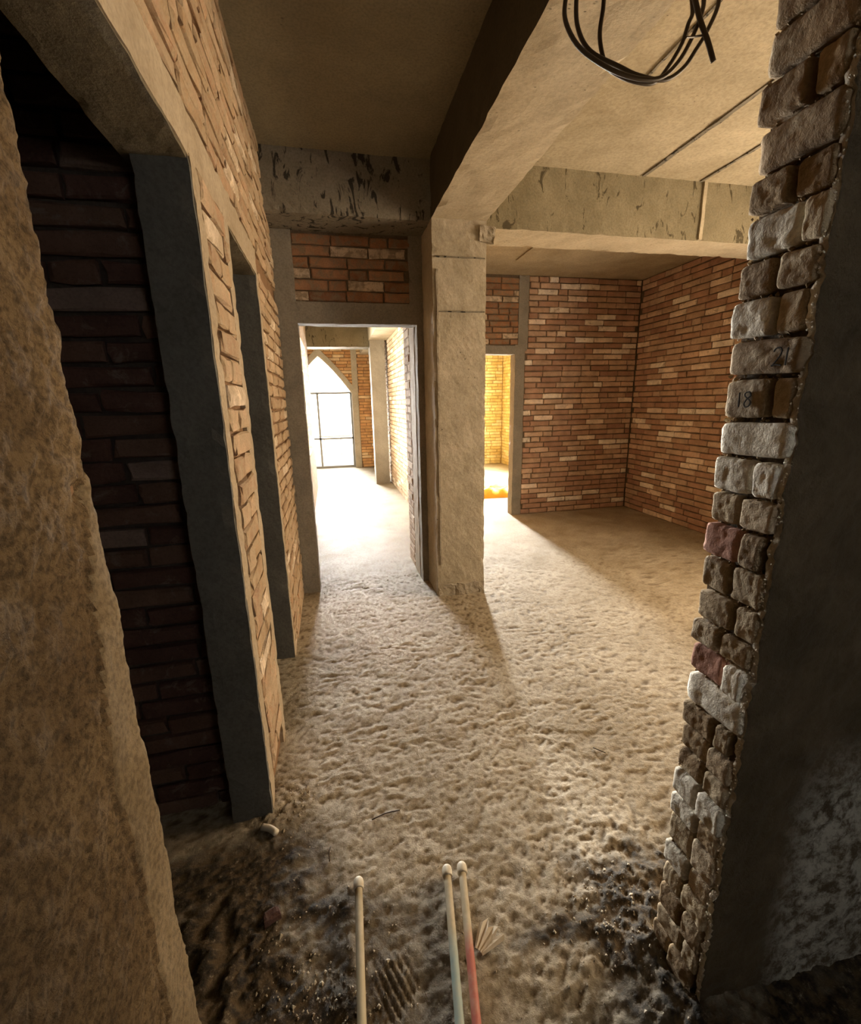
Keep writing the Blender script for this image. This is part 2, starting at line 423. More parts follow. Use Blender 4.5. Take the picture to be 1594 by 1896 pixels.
def build_floor():
    xs = np.concatenate([np.arange(-2.6, -.8, .12), np.arange(-.8, -.36, .012), np.arange(-.36, .95, .0056), np.arange(.95, 1.4, .009), np.arange(1.4, 2.3, .016), np.arange(2.3, 4.3, .05)])
    ys = np.concatenate([np.arange(-1.6, .15, .08), np.arange(.15, .3, .01), np.arange(.3, 1.7, .0056), np.arange(1.7, 2.4, .009), np.arange(2.4, 3.5, .014), np.arange(3.5, 5.6, .035), np.arange(5.6, 10.6, .12)])
    X, Y = np.meshgrid(xs, ys); Z = floor_height(X, Y)
    n, m = X.shape
    V = np.stack([X.ravel(), Y.ravel(), Z.ravel()], 1)
    I = np.arange(n*m).reshape(n, m)
    Q = np.stack([I[:-1, :-1], I[:-1, 1:], I[1:, 1:], I[1:, :-1]], -1).reshape(-1, 4)
    me = bpy.data.meshes.new('floor'); me.vertices.add(len(V)); me.vertices.foreach_set('co', V.ravel())
    me.loops.add(Q.size); me.loops.foreach_set('vertex_index', Q.ravel())
    me.polygons.add(len(Q)); me.polygons.foreach_set('loop_start', np.arange(0, Q.size, 4)); me.polygons.foreach_set('loop_total', np.full(len(Q), 4))
    me.update(); me.validate(); me.shade_smooth(); me.materials.append(M['floor'])
    # loose dark earth where it has been dropped
    e1 = (1-sstep(-.30, .02, X+.10*fbm(X, Y, 9, 15)*2))*(1-sstep(1.15, 1.45, Y))
    e2 = (1-sstep(.80, 1.0, Y+.5*fbm(X, Y, 7, 17)))*(1-sstep(.0, .3, X+.3*fbm(X, Y, 9, 15)))*.9
    e3 = sstep(.42, .62, X+.5*fbm(X, Y, 8, 19))*(1-sstep(.80, .98, Y-.12*(X-.5)+.35*fbm(X, Y, 10, 23)))
    D = np.clip(e1*1.1+e2*1.1+e3, 0, 1)*np.clip(.62+2.4*(fbm(X, Y, 14, 27)+.22), 0, 1)
    a = me.attributes.new('dirt', 'FLOAT', 'POINT'); a.data.foreach_set('value', D.ravel().astype(np.float32))
    low = np.clip((-(Z-(.25*(np.roll(Z, 3, 0)+np.roll(Z, -3, 0)+np.roll(Z, 3, 1)+np.roll(Z, -3, 1)))))*340, 0, .9)  # crease shade put into the colour: floor hollows drawn darker
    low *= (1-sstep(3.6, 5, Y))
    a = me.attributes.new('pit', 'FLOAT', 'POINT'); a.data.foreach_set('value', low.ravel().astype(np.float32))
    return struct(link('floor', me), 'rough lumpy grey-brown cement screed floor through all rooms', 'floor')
FLOOR = build_floor()
gnd = rbox('ground', (-9, 10.62, -.5), (12, 30, -.02), M['earth'], None, 4, .02); struct(gnd, 'pale bright ground outside the arched window', 'ground')

# ------------------------------------------------------------------ ceiling
ceil = boxes('ceiling', [((-2.7, -1.7, ZC), (.86, YD+.1, ZC+.15)), ((-2.7, YD+.1, ZC), (4.3, 10.6, ZC+.15))], M['concrete_ceiling'], None, .25, .004)  # darker concrete than the slab right of the beam
struct(ceil, 'dark concrete ceiling slab left of the long beam', 'ceiling')
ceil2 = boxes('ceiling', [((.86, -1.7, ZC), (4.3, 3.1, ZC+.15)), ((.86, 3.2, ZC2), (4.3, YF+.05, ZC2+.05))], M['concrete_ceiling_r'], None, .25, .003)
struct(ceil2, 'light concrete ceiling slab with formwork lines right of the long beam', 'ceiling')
for x0, x1, ya, yb in ((2.10, 2.125, .2, 2.99), (2.545, 2.565, .2, 2.99), (1.50, 1.512, .2, 2.2)):
    o = rbox('formwork_seam', (x0, ya, ZC-.007), (x1, yb, ZC+.01), M['concrete_stain'], ceil2, .04, .005)
o = rbox('formwork_seam', (1.9, 4.0, ZC2-.012), (2.0, 4.6, ZC2+.01), M['concrete_ceiling_r'], ceil2, .05, .004)

# ------------------------------------------------------------------ beams and columns
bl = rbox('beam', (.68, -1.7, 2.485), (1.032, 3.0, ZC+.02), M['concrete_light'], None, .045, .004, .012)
bl.data.materials.append(M['concrete_dark'])
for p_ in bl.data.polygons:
    if p_.normal.x < -.8: p_.material_index = 1  # left face gets a darker concrete than the other faces
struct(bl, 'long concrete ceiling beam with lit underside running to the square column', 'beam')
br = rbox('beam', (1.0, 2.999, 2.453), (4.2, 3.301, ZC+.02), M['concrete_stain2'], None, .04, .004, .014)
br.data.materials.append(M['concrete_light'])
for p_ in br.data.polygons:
    if p_.normal.z < -.7: p_.material_index = 1  # paler underside: light bounced off the floor is put into the colour
struct(br, 'streaked concrete cross beam right of the column over the right room', 'beam')
o = rbox('formwork_seam', (2.585, 2.988, 2.46), (2.61, 3.01, 2.81), M['concrete_light'], br, .03, .003)
bm = rbox('beam', (-.45, 3.035, 2.485), (.70, 3.43, ZC+.02), M['concrete_stain'], None, .035, .004, .014)
struct(bm, 'dark mould-stained concrete beam above the corridor doorway', 'beam')
col = rbox('column', (.68, 2.982, -.03), (1.032, 3.31, 2.49), M['concrete_col'], None, .022, .0035, .010)
struct(col, 'square concrete column standing between the doorway and the right room', 'column')
for z in (1.955, 2.27):
    rbox('formwork_seam', (.70, 2.974, z), (1.02, 2.99, z+.007), M['concrete_stain'], col, .02, .003)
rbox('mortar_smear', (.985, 2.962, 2.36), (1.075, 3.02, 2.455), M['concrete'], col, .014, .016, .02)
rbox('grout_ridge', (.700, 2.975, .25), (.712, 2.99, 2.2), M['concrete'], col, .012, .006)
rbox('mortar_lump', (.683, 2.976, -.03), (1.028, 3.0, .10), M['concrete'], col, .014, .014, .02)

# ------------------------------------------------------------------ left wall with its two openings
DC = .020; BK = .020     # depth of a brick in front of the wall core
wl = boxes('wall_left', [((XL-.118, 1.37, -.02), (XL-.012, 1.785, ZL+.02)), ((XL-.118, 2.41, -.02), (XL-.012, 3.31, ZL+.02)),
                         ((XL-.118, -.5, ZL+.005), (XL-.012, 3.42, ZC)), ((XL-.118, -1.7, -.02), (XL-.012, .615, ZC))], M['mortar_warm'], None, .05, .002)
struct(wl, 'long brick wall on the left with two door openings and tan bricks above', 'wall')
frL = frame((XL, 0, 0), (0, 1, 0), (1, 0, 0))
def sp_left(z):
    if z > 2.12: return [(.2, 3.30)]
    if z > ZL: return []
    return [(2.455, 3.30)]
place(wl, frL, lay(.0, 2.1, .0655, lambda z: [(2.455, 3.295)] if z < 2.0 else [], gap=.014)+lay(2.112, 2.80, .0655, sp_left, gap=.015), DC+.004, M['brick_tan'], .0055, BK, .012)
pier = [b for b in lay(.12, 1.99, .075, lambda z: [(1.44+.01*math.sin(z*9), 1.715)], L=.26)]
place(wl, frL, pier, DC+.008, M['brick_tan'], .006, BK, .012)
rbox('concrete_lintel', (XL-.122, -.5, ZL+.001), (XL+.002, 2.46, 2.115), M['band'], wl, .03, .0035, .006)
rbox('render_band', (XL-.02, 1.364, -.02), (XL+.004, 1.435, ZL+.01), M['band'], wl, .022, .003, .008)
rbox('render_band', (XL-.02, 1.715, -.02), (XL+.004, 1.79, ZL+.01), M['band'], wl, .022, .003, .008)
rbox('render_band', (XL-.02, 2.401, -.02), (XL+.003, 2.465, ZL+.01), M['band'], wl, .022, .003, .006)
rbox('jamb_render', (XL-.126, 1.352, -.03), (XL+.003, 1.372, ZL+.01), M['post_blue'], wl, .03, .002, .008)
rbox('jamb_render', (XL-.126, 2.392, -.03), (XL+.002, 2.41, ZL+.01), M['post_blue'], wl, .03, .002, .006)
rbox('lintel_face', (XL-.15, -.5, ZL-.006), (XL+.0, 2.40, ZL+.004), M['shaded_soffit'], wl, .022, .003, .006)

# rough plaster coat on the nearest pier
def plaster_near():
    V, Fc = [], []; ys = np.arange(-.35, .6261, .005); zs = np.arange(-.02, 2.02, .0055)
    def crack(z): return np.interp(z, [0, .4, .53, .77, 1.0, 1.2, 1.30, 1.34], [.50, .520, .532, .542, .531, .575, .598, .64])
    n1 = len(ys)
    for z in zs:
        c = crack(z)+.004*noise.noise((z*30, 3, 1))
        for i, y in enumerate(ys):
            p = Vector((y, z, 0))
            rough = 1. if y < c else .35
            d = .0055*noise.noise(p*12)+rough*(.0035*noise.noise(p*55)+.0022*noise.noise(p*130))
            d += rough*max(0, noise.noise(p*24))*.006
            k = abs(y-c)
            if z < 1.33 and k < .008: d -= .012*(1-k/.008)*(.5+noise.noise((z*8, 0, 5)))
            if y > c: d += .003
            kk = math.hypot(y-.60, (z-1.305)*1.3)
            if kk < .022: d -= .016*(1-kk/.022)
            yy = y
            if i >= n1-2: d -= .004+.008*max(0, noise.noise(Vector((z*45, 9, 0)))); yy += .004*noise.noise(Vector((z*50, 2, 0)))
            V.append((XL+d, yy, z))
    m = len(zs)
    for j in range(m-1):
        for i in range(n1-1): a = j*n1+i; Fc.append((a, a+1, a+n1+1, a+n1))
    k = len(V)     # return of the coat into the opening
    for z in zs: V.append((XL-.13, .622, z))
    for j in range(m-1): Fc.append((j*n1+n1-1, k+j, k+j+1, (j+1)*n1+n1-1))
    me = mesh('plaster_coat', V, Fc, M['plaster_brown'], wl, True)
    me.data.materials.append(M['plaster_smooth'])
    idx = []
    q = 0
    for j in range(m-1):
        c = crack(zs[j])
        for i in range(n1-1): idx.append(1 if ys[i] > c+.004 else 0)
    idx += [1]*(m-1)
    me.data.polygons.foreach_set('material_index', idx)
    me['label'] = 'coarse brown plaster with a crack beside a smoother edge strip'
plaster_near()

# ------------------------------------------------------------------ dark room behind the first opening
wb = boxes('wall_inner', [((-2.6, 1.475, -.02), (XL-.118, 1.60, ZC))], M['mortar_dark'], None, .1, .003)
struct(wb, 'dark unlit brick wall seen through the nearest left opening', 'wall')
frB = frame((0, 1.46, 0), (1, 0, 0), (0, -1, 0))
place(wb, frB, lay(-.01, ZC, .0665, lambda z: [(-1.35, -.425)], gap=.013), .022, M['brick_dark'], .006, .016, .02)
o = boxes('wall_outer', [((-2.7, -1.7, 0), (-2.6, 10.5, ZC)), ((-2.6, 3.43, 0), (-.42, 3.55, ZC)), ((-2.7, -1.7, 0), (.85, -1.6, ZC)), ((1.45, -1.7, 0), (4.2, -1.6, ZC)), ((.85, -1.7, 0), (1.45, -1.6, 1.45)), ((.85, -1.7, 2.05), (1.45, -1.6, ZC)), ((1.9, -1.6, 0), (2.0, .62, ZC))], M['mortar_dark'])  # unseen gap in the rear wall added to let in fill light
struct(o, 'outer walls enclosing the dark side room and the space behind', 'wall')

# ------------------------------------------------------------------ wall with the corridor doorway
wd = boxes('wall_back', [((-.30, YD+.012, 1.93), (.69, YD+.118, 2.50))], M['mortar'], None, .05, .002)
struct(wd, 'brick wall around the corridor doorway left of the column', 'wall')
frD = frame((0, YD, 0), (1, 0, 0), (0, -1, 0))
place(wd, frD, lay(2.065, 2.48, .0675, lambda z: [(-.20, .60)], half=.5), DC, M['brick_door'], .0045, BK)
rbox('door_post', (XL-.01, YD-.006, -.03), (-.17, YD+.122, 2.49), M['post'], wd, .03, .003, .006)
rbox('door_post', (.632, YD-.006, -.03), (.69, YD+.122, 2.49), M['post'], wd, .03, .003, .006)
rbox('door_lintel', (-.18, YD-.007, 1.927), (.64, YD+.122, 2.062), M['post'], wd, .03, .003, .006)
rbox('render_band', (.585, YD-.004, 2.05), (.64, YD+.01, 2.49), M['post'], wd, .03, .003, .008)

# ------------------------------------------------------------------ corridor beyond
wc = boxes('wall_right', [((.634, YD+.11, 0), (.80, 3.90, ZC)), ((1.012, 3.9, 0), (1.115, 10.2, ZC)), ((.8, 3.8, 0), (1.1, 3.9, ZC))], M['mortar_warm'], None, .2, .003)
struct(wc, 'pale brick wall along the right of the bright corridor', 'wall')
rbox('render_band', (.628, YD+.1, -.02), (.645, 3.60, ZC), M['band'], wc, .05, .003, .006)
frC = frame((1.0, 0, 0), (0, -1, 0), (-1, 0, 0))
b_ = lay(0, ZC, .0655, lambda z: [(-10.1, -3.95)])
merged('brickwork', wc, frC, b_, .022, M['brick_pale'], .02)
frC2 = frame((.632, 0, 0), (0, -1, 0), (-1, 0, 0))
merged('brickwork', wc, frC2, lay(0, ZC, .0655, lambda z: [(-3.90, -3.62)]), .022, M['brick_pale'], .02)
o = boxes('wall_left', [((-.42, 3.42, 0), (-.30, 5.4, ZC)), ((-.42, 5.4, 0), (-.30, 7.2, .75)), ((-.42, 5.4, 2.2), (-.30, 7.2, ZC)), ((-.42, 7.2, 0), (-.30, 7.9, ZC)),
                         ((-2.6, 7.9, 0), (-2.5, 10.3, ZC)), ((-2.6, 7.8, 0), (-.30, 7.92, ZC))], M['brick_tan'])
struct(o, 'hidden left wall of the bright corridor past the doorway', 'wall')
cf = rbox('column', (.713, 7.90, -.02), (.955, 8.15, 2.44), M['concrete'], None, .05, .004, .006)
struct(cf, 'slim concrete column at the end of the corridor wall', 'column')
o = rbox('beam', (.70, 4.0, 2.42), (1.01, 10.2, ZC), M['concrete_light'], None, .1, .004, .006)
struct(o, 'bright concrete beam running above the far corridor column', 'beam')
o = rbox('beam', (-2.5, 8.0, 2.32), (.71, 8.35, ZC), M['concrete_stain2'], None, .07, .005, .006)
struct(o, 'scratched concrete cross beam in front of the arched window', 'beam')

# arched window wall at the end of the corridor
YW = 10.2; AX = -.183; HW = .66; ZS = 1.62; ZA = 2.39
def arch(hw, zs, za, ax=AX, n=9, z0=None):
    pts = []
    for i in range(n+1):      # straight-ish pointed arch, slightly bowed
        t_ = i/n; x = hw*(1-t_); z = zs+(za-zs)*t_+.05*math.sin(math.pi*t_)
        pts.append((ax+x, z))
    L_ = [(2*ax-x, z) for x, z in reversed(pts[:-1])]
    return pts+L_
ww = bpy.data.objects.new('wall_end', None); COL.objects.link(ww); ww.location = (0, 0, 0)
struct(ww, 'orange-lit brick wall with a pointed arch window at the corridor end', 'wall')
inner = arch(HW, ZS, ZA); top = []
poly_r = [(AX+HW, 0), (1.1, 0), (1.1, ZC), (AX, ZC)]+list(reversed(inner[:10]))
poly_l = [(2*AX-x, z) for x, z in reversed(poly_r)]; poly_l = [(x if x > AX-1.2 else -2.5, z) for x, z in poly_l]
for pl in (poly_r, poly_l):
    vs, fs = prism(pl, YW+.012, YW+.24); mesh('wall_core', vs, fs, M['mortar_warm'], ww)
def hw_at(z):
    if z < ZS: return HW
    t_ = (z-ZS)/(ZA-ZS); return HW*(1-t_)+.02
frW = frame((0, YW, 0), (1, 0, 0), (0, -1, 0))
def sp_w(z):
    h = hw_at(z)+.13 if z < ZA+.10 else 0
    s = [(AX+h, .52), (.62, 1.0)] if AX+h < .49 else [(.62, 1.0)]
    if z > .0: s.append((-2.4, AX-h))
    return s
merged('brickwork', ww, frW, lay(0, ZC, .0655, sp_w), .022, M['brick_orange'], .02)
rbox('concrete_post', (.50, YW-.012, -.02), (.62, YW+.1, ZC), M['concrete_light'], ww, .06, .003)
# cast surround of the arch
out = [(x, z) for x, z in arch(HW+.13, ZS+.02, ZA+.17)]
vsum, fsum = [], []
ringi = [(AX+HW, 0)]+inner+[(AX-HW, 0)]; ringo = [(AX+HW+.13, 0)]+out+[(AX-HW-.13, 0)]
n = len(ringi)
for (y) in (YW-.03, YW+.25):
    vsum += [(x, y, z) for x, z in ringi]+[(x, y, z) for x, z in ringo]
for i in range(n-1):
    fsum += [(i, i+1, n+i+1, n+i), (2*n+i, 3*n+i, 3*n+i+1, 2*n+i+1), (i, 2*n+i, 2*n+i+1, i+1), (n+i, n+i+1, 3*n+i+1, 3*n+i)]
mesh('arch_surround', vsum, fsum, M['concrete_light'], ww)
win = bpy.data.objects.new('window_1', None); COL.objects.link(win); win.location = (AX, YW+.15, 0)
struct(win, 'pointed arch window with slim grey frame, blown out by daylight', 'window')
def wpart(name, lo, hi, mat=M['frame_metal']):
    o = rbox(name, (lo[0]-AX, lo[1]-YW-.15, lo[2]), (hi[0]-AX, hi[1]-YW-.15, hi[2]), mat, win, 5, 0); return o
wpart('transom', (AX-HW, YW+.13, 1.615), (AX+HW, YW+.17, 1.655))
wpart('mullion', (-.28, YW+.13, .03), (-.235, YW+.17, 1.63))
wpart('transom', (AX-HW, YW+.13, .635), (AX+HW, YW+.17, .675))
wpart('window_sill', (AX-HW, YW+.10, .0), (AX+HW, YW+.22, .05))
wpart('frame_side', (AX+HW-.04, YW+.13, .03), (AX+HW, YW+.17, 1.63)); wpart('frame_side', (AX-HW, YW+.13, .03), (AX-HW+.04, YW+.17, 1.63))
for (x0, x1, z0, z1) in ((AX-HW+.04, -.28, .05, .635), (-.235, AX+HW-.04, .05, .635), (AX-HW+.04, -.28, .675, 1.615), (-.235, AX+HW-.04, .675, 1.615)):
    wpart('pane', (x0, YW+.147, z0), (x1, YW+.153, z1), M['glass'])
vs, fs = prism([(x-AX, z) for x, z in arch(HW-.01, ZS+.035, ZA-.01)], -.003, .003)
mesh('pane', vs, fs, M['glass'], win)
# balcony railing outside
rail = bpy.data.objects.new('balcony_railing', None); COL.objects.link(rail); rail.location = (-.2, 11.6, 0)
tag(rail, 'faint balcony railing outside the lower panes of the arched window', 'railing')
vs, fs = tube([(-1.6, 0, .62), (1.6, 0, .62)], .02, 8, 1); mesh('handrail', vs, fs, M['frame_metal'], rail)
for k in range(9):
    vs, fs = tube([(-1.6+.4*k, 0, -.05), (-1.6+.4*k, 0, .61)], .012, 6, 1); mesh('baluster', vs, fs, M['frame_metal'], rail)

# ------------------------------------------------------------------ right room
wf = boxes('wall_far', [((2.14, YF+.012, -.02), (XR+.1, YF+.118, ZC)), ((1.03, YF+.012, 1.95), (2.15, YF+.118, ZC)), ((1.03, YF+.012, -.02), (1.31, YF+.118, ZC))], M['mortar'], None, .1, .002)
struct(wf, 'red and cream brick rear wall of the right room beside a doorway', 'wall')
frF = frame((0, YF, 0), (1, 0, 0), (0, -1, 0))
place(wf, frF, lay(0, ZC2, .0640, lambda z: [(2.255 if z < 2.0 else 2.29, XR-.005)]), DC, M['brick_red'], .0035, BK)
place(wf, frF, lay(2.02, ZC2, .0645, lambda z: [(1.70, 2.165)]), DC, M['brick_door'], .0035, BK)
merged('brickwork', wf, frF, lay(2.02, ZC2, .0645, lambda z: [(1.04, 1.69)]), DC, M['brick_red_m'], BK)
rbox('door_post', (2.13, YF-.008, -.03), (2.25, YF+.122, 2.02), M['post'], wf, .04, .003, .006)
rbox('render_band', (2.165, YF-.004, 1.95), (2.285, YF+.02, ZC2), M['post'], wf, .04, .004, .01)
rbox('door_lintel', (1.28, YF-.008, 1.917), (2.14, YF+.122, 2.01), M['post'], wf, .04, .003, .006)
wr = boxes('wall_right', [((XR+.012, 2.6, -.02), (XR+.118, YF+.1, ZC)), ((XR+.012, .7, -.02), (XR+.118, 1.0, ZC)), ((XR+.012, 1.0, -.02), (XR+.118, 2.6, .85)), ((XR+.012, 1.0, 2.25), (XR+.118, 2.6, ZC))], M['mortar'], None, .1, .002)
struct(wr, 'red and cream brick side wall at the right of the right room', 'wall')
frR = frame((XR, 0, 0), (0, -1, 0), (-1, 0, 0))
place(wr, frR, lay(0, ZC2, .0640, lambda z: [(-YF+.01, -3.52)]), DC, M['brick_red'], .0035, BK)
merged('brickwork', wr, frR, lay(0, ZC2, .0640, lambda z: [(-3.51, -2.62)]+([(-2.62, -.75)] if z < .8 or z > 2.3 else [])), DC, M['brick_red_m'], BK)
win2 = boxes('window_2', [((XR+.03, 1.0, .85), (XR+.09, 1.05, 2.25)), ((XR+.03, 2.55, .85), (XR+.09, 2.6, 2.25)), ((XR+.03, 1.0, .85), (XR+.09, 2.6, .9)), ((XR+.03, 1.0, 2.2), (XR+.09, 2.6, 2.25))], M['frame_metal'])
struct(win2, 'plain window frame in the right wall hidden behind the near pier', 'window')

# room beyond the rear doorway
wy = boxes('wall_yellow', [((2.75, 9.72, 0), (3.9, 9.85, ZC)), ((1.11, 9.72, 0), (2.18, 9.85, ZC)), ((2.18, 9.72, 0), (2.75, 9.85, .5)), ((2.18, 9.72, 2.35), (2.75, 9.85, ZC)), ((3.77, YF+.1, 0), (3.9, 6.5, ZC)), ((3.77, 7.9, 0), (3.9, 9.8, ZC)), ((3.77, 6.5, 0), (3.9, 7.9, .9)), ((3.77, 6.5, 2.3), (3.9, 7.9, ZC))], M['mortar_yellow'], None, .3, .003)  # side wall opening added to let the fill lamp in
struct(wy, 'sunlit yellow brick walls of the room beyond the rear doorway', 'wall')
merged('brickwork', wy, frame((0, 9.70, 0), (1, 0, 0), (0, -1, 0)), lay(0, ZC, .0655, lambda z: [(2.75, 3.75)]), .022, M['brick_yellow'], .02)
merged('brickwork', wy, frame((3.76, 0, 0), (0, -1, 0), (-1, 0, 0)), lay(0, ZC, .0655, lambda z: [(-9.7, -7.95), (-6.45, -5.3)]), .022, M['brick_yellow'], .02)
def tarp():
    V, Fc = [], []; nx, ny = 26, 16
    for j in range(ny):
        for i in range(nx):
            u, v = i/(nx-1), j/(ny-1); e = min(u, 1-u, v, 1-v)
            p = Vector((u*5, v*4, 0))
            h = .15*min(1, e*7)*(.75+.35*noise.noise(p))+.03*noise.noise(p*3)*min(1, e*9)
            V.append((-.45+.9*u+.03*noise.noise((v*6, 1, 0)), -.22+.44*v+.04*noise.noise((u*6, 4, 0)), max(0, h)))
    for j in range(ny-1):
        for i in range(nx-1): a = j*nx+i; Fc.append((a, a+1, a+nx+1, a+nx))
    o = mesh('orange_tarpaulin', V, Fc, M['orange'], None, True); o.location = (2.25, 6.35, .002)
    m = o.modifiers.new('thickness', 'SOLIDIFY'); m.thickness = .006; m.offset = 1
    tag(o, 'crumpled bright orange tarpaulin on the floor past the rear doorway', 'tarpaulin')
tarp()

# ------------------------------------------------------------------ near right wall: brick end and dark plaster face
XJ = .738; Y0, Y1 = .600, .737
wn = boxes('wall_near', [((XJ+.010, Y0+.004, -.02), (4.2, Y1-.005, ZC))], M['mortar'], None, .03, .004)
struct(wn, 'near right wall with toothed brick end and dark plaster face', 'wall')
zs = [1.955, 1.888, 1.823, 1.752, 1.692, 1.624, 1.563, 1.495, 1.431, 1.357, 1.290, 1.221, 1.157, 1.088, 1.016, .948, .892, .823, .751, .688, .627, .569, .500, .440, .360, .298, .230, .157, .093, .011]
rows = ['b1', 'b.62b.35', 'b1', 'b.55b.42', 'w.70g.27', 'g.5g.47', 'w.62g.34', 'g1', 'g.64g.26', 'w1', 'w.62w.32', 'g.46g.50', 'p.60g.30', 'g.48g.48', 'g.62g.34', 'g.5g.46',
        'p.62w.30', 'w1', 'b.60g.26', 'b.52g.42', 'b.52g.42', 'w.5w.47', 'w.55b.4', 'g.5g.45', 'w.5g.4', 'g.4g.5', 'b.5g.4', 'g.6g.3', 'g.4b.5']
import re
J = [(zs[i], zs[i+1], rows[i]) for i in range(len(rows))]
z = 1.955; k = 0
tops = ['b.6b.36', 'b1', 'b.42b.54', 'b1', 'b.7b.26', 'b.5b.46', 'b1', 'b.3b.66']
while z < 2.77:
    J.append((z+.068, z, tops[k % 8])); z += .068; k += 1
MJ = {'w': M['jamb_white'], 'g': M['jamb_grey'], 'p': M['jamb_pink'], 'b': M['jamb_brown']}
def rough_brick(L, H, D, seed, amp):
    """chipped rounded brick end, 9 x 6 grid on its face"""
    nx, nz = 18, 10; vs = []; fs = []
    for j in range(nz+1):
        for i in range(nx+1):
            a, c = 2*i/nx-1, 2*j/nz-1
            x, zz = a*L/2, c*H/2
            e = max(abs(a)**16, abs(c)**10)
            cr = max(0, abs(a)-.78)/.22*max(0, abs(c)-.62)/.38
            x *= 1-.05*cr; zz *= 1-.09*cr
            p = Vector((x+seed*3.1, zz, seed))
            y = D-.005*e+amp*.45*noise.noise(p*18)+amp*.4*noise.noise(p*70)+amp*.3*noise.noise(p*170)-.006*max(0, noise.noise(p*34+Vector((4, 4, 4)))-.30)
            x += amp*.6*noise.noise(p*41+Vector((0, 0, 9))); zz += amp*.5*noise.noise(p*37+Vector((0, 0, 4)))+amp*.3*noise.noise(p*110)
            vs.append((x, y, zz))
    W_ = nx+1
    for j in range(nz):
        for i in range(nx): a = j*W_+i; fs.append((a, a+W_, a+W_+1, a+1))
    loop = [i for i in range(W_)]+[j*W_+nx for j in range(1, nz+1)]+[nz*W_+i for i in range(nx-1, -1, -1)]+[j*W_ for j in range(nz-1, 0, -1)]
    k = len(vs)
    for q in loop: x, y, zz = vs[q]; vs.append((x, -.03, zz))
    for i in range(len(loop)):
        i2 = (i+1) % len(loop); fs.append((loop[i], loop[i2], k+i2, k+i))
    return vs, fs
frJ = frame((XJ, 0, 0), (0, -1, 0), (-1, 0, 0))
JB = {}
for r_, (za, zb, code) in enumerate(J):
    h = za-zb; f = 0
    lead = random.uniform(-.006, .007)
    for kd, fr_ in re.findall(r'([a-z])(\d?\.?\d+)', code):
        fr_ = float(fr_); wdt = (Y1-Y0+.002)*fr_
        y_far = Y1+lead-(Y1-Y0)*f-.001; yc = y_far-wdt/2
        pr = random.uniform(-.004, .005)+(.004 if kd == 'w' else 0)
        vs, fs = rough_brick(max(.02, wdt-.003), h-.007-random.random()*.003, .012, r_*1.7+f*5, .0034)
        me = bpy.data.meshes.new('brick'); me.from_pydata(vs, [], fs); me.update(); me.materials.append(MJ[kd]); me.shade_smooth()
        o = link('brick', me, wn)
        o.matrix_local = frJ @ Matrix.Translation((-yc, pr, (za+zb)/2)) @ Matrix.Rotation(random.uniform(-.03, .03), 4, 'Y')
        if kd == 'w': o['label'] = 'lime-whitened brick'
        if kd == 'p': o['label'] = 'clean pink brick'
        JB.setdefault(r_, []).append((o, yc, (za+zb)/2)); f += fr_+.03
# the numerals written on two bricks
def stroke(pts, parent, nm):
    vs, fs = tube(pts, .0011, 6, 4); o = mesh(nm, vs, fs, M['ink'], parent); return o
def numeral(brick, seq, y0, z0, s):
    """strokes in brick-face coordinates: a toward the camera, b up"""
    o, yc, zc = brick; V, Fc = [], []
    for st in seq:
        vs, fs = tube([(-(y0-a*s)+yc, .0148, z0+b*s-zc) for a, b in st], .0013, 6, 4); k = len(V)
        V += vs; Fc += [tuple(i+k for i in f) for f in fs]
    t_ = mesh('numeral', V, Fc, M['ink'], o)
    return t_
TWO = [(0, .8), (.12, .98), (.38, 1), (.5, .8), (.4, .5), (.1, .1), (0, 0), (.25, .06), (.6, .02)]
ONE = [(.85, .98), (.85, .5), (.84, 0)]
EIGHT = [(.75, .95), (.5, .92), (.42, .75), (.6, .55), (.85, .35), (.8, .08), (.55, 0), (.42, .2), (.6, .5), (.85, .72), (.75, .95)]
ONE8 = [(0, .95), (.02, .5), (.03, 0)]
tn = numeral(JB[7][0], [TWO, ONE], .640, 1.447, .028); tn['label'] = 'hand-drawn black number 21'
tn = numeral(JB[8][0], [ONE8, EIGHT], .694, 1.380, .027); tn['label'] = 'hand-drawn black number 18'

def dark_plaster():
    V, Fc = [], []; xs = list(np.arange(0, .62, .0065))+list(np.arange(.62, 1.3, .05)); zz = np.arange(-.02, 2.5, .0078); n = len(xs)
    for z in zz:
        e = .010*noise.noise((z*14, 0, 3))+.007*noise.noise((z*48, 5, 3))+.006*noise.noise((z*120, 5, 3))+.003*noise.noise((z*260, 5, 3))
        for i, x in enumerate(xs):
            p = Vector((x, z, 7)); f_ = 1 if x > .02 else x/.02
            q = Vector((x*14, z*40+x*25, 2))
            d = .010*noise.noise(p*7)+.0045*noise.noise(p*28)+.003*noise.noise(p*75)+.005*max(0, noise.noise(q*.5))
            V.append((XJ-.004+x+e*max(0, 1-x/.05), .590-d*(.35+.65*f_), z))
    m = len(zz)
    for j in range(m-1):
        for i in range(n-1): a = j*n+i; Fc.append((a, a+1, a+n+1, a+n))
    k = len(V)
    for j, z in enumerate(zz):
        x, y, _ = V[j*n]; V.append((x+.004+.004*noise.noise((z*60, 1, 1)), Y0+.006, z))
    for j in range(m-1): Fc.append((j*n, (j+1)*n, k+j+1, k+j))
    o = mesh('plaster_coat', V, Fc, M['plaster_dark'], wn, True); o['label'] = 'dark rough plaster face with ragged broken edge'
    o2_idx = [0]*((m-1)*(n-1))+[1]*(m-1)
    o.data.materials.append(M['jamb_white'])
    o.data.polygons.foreach_set('material_index', o2_idx)
dark_plaster()
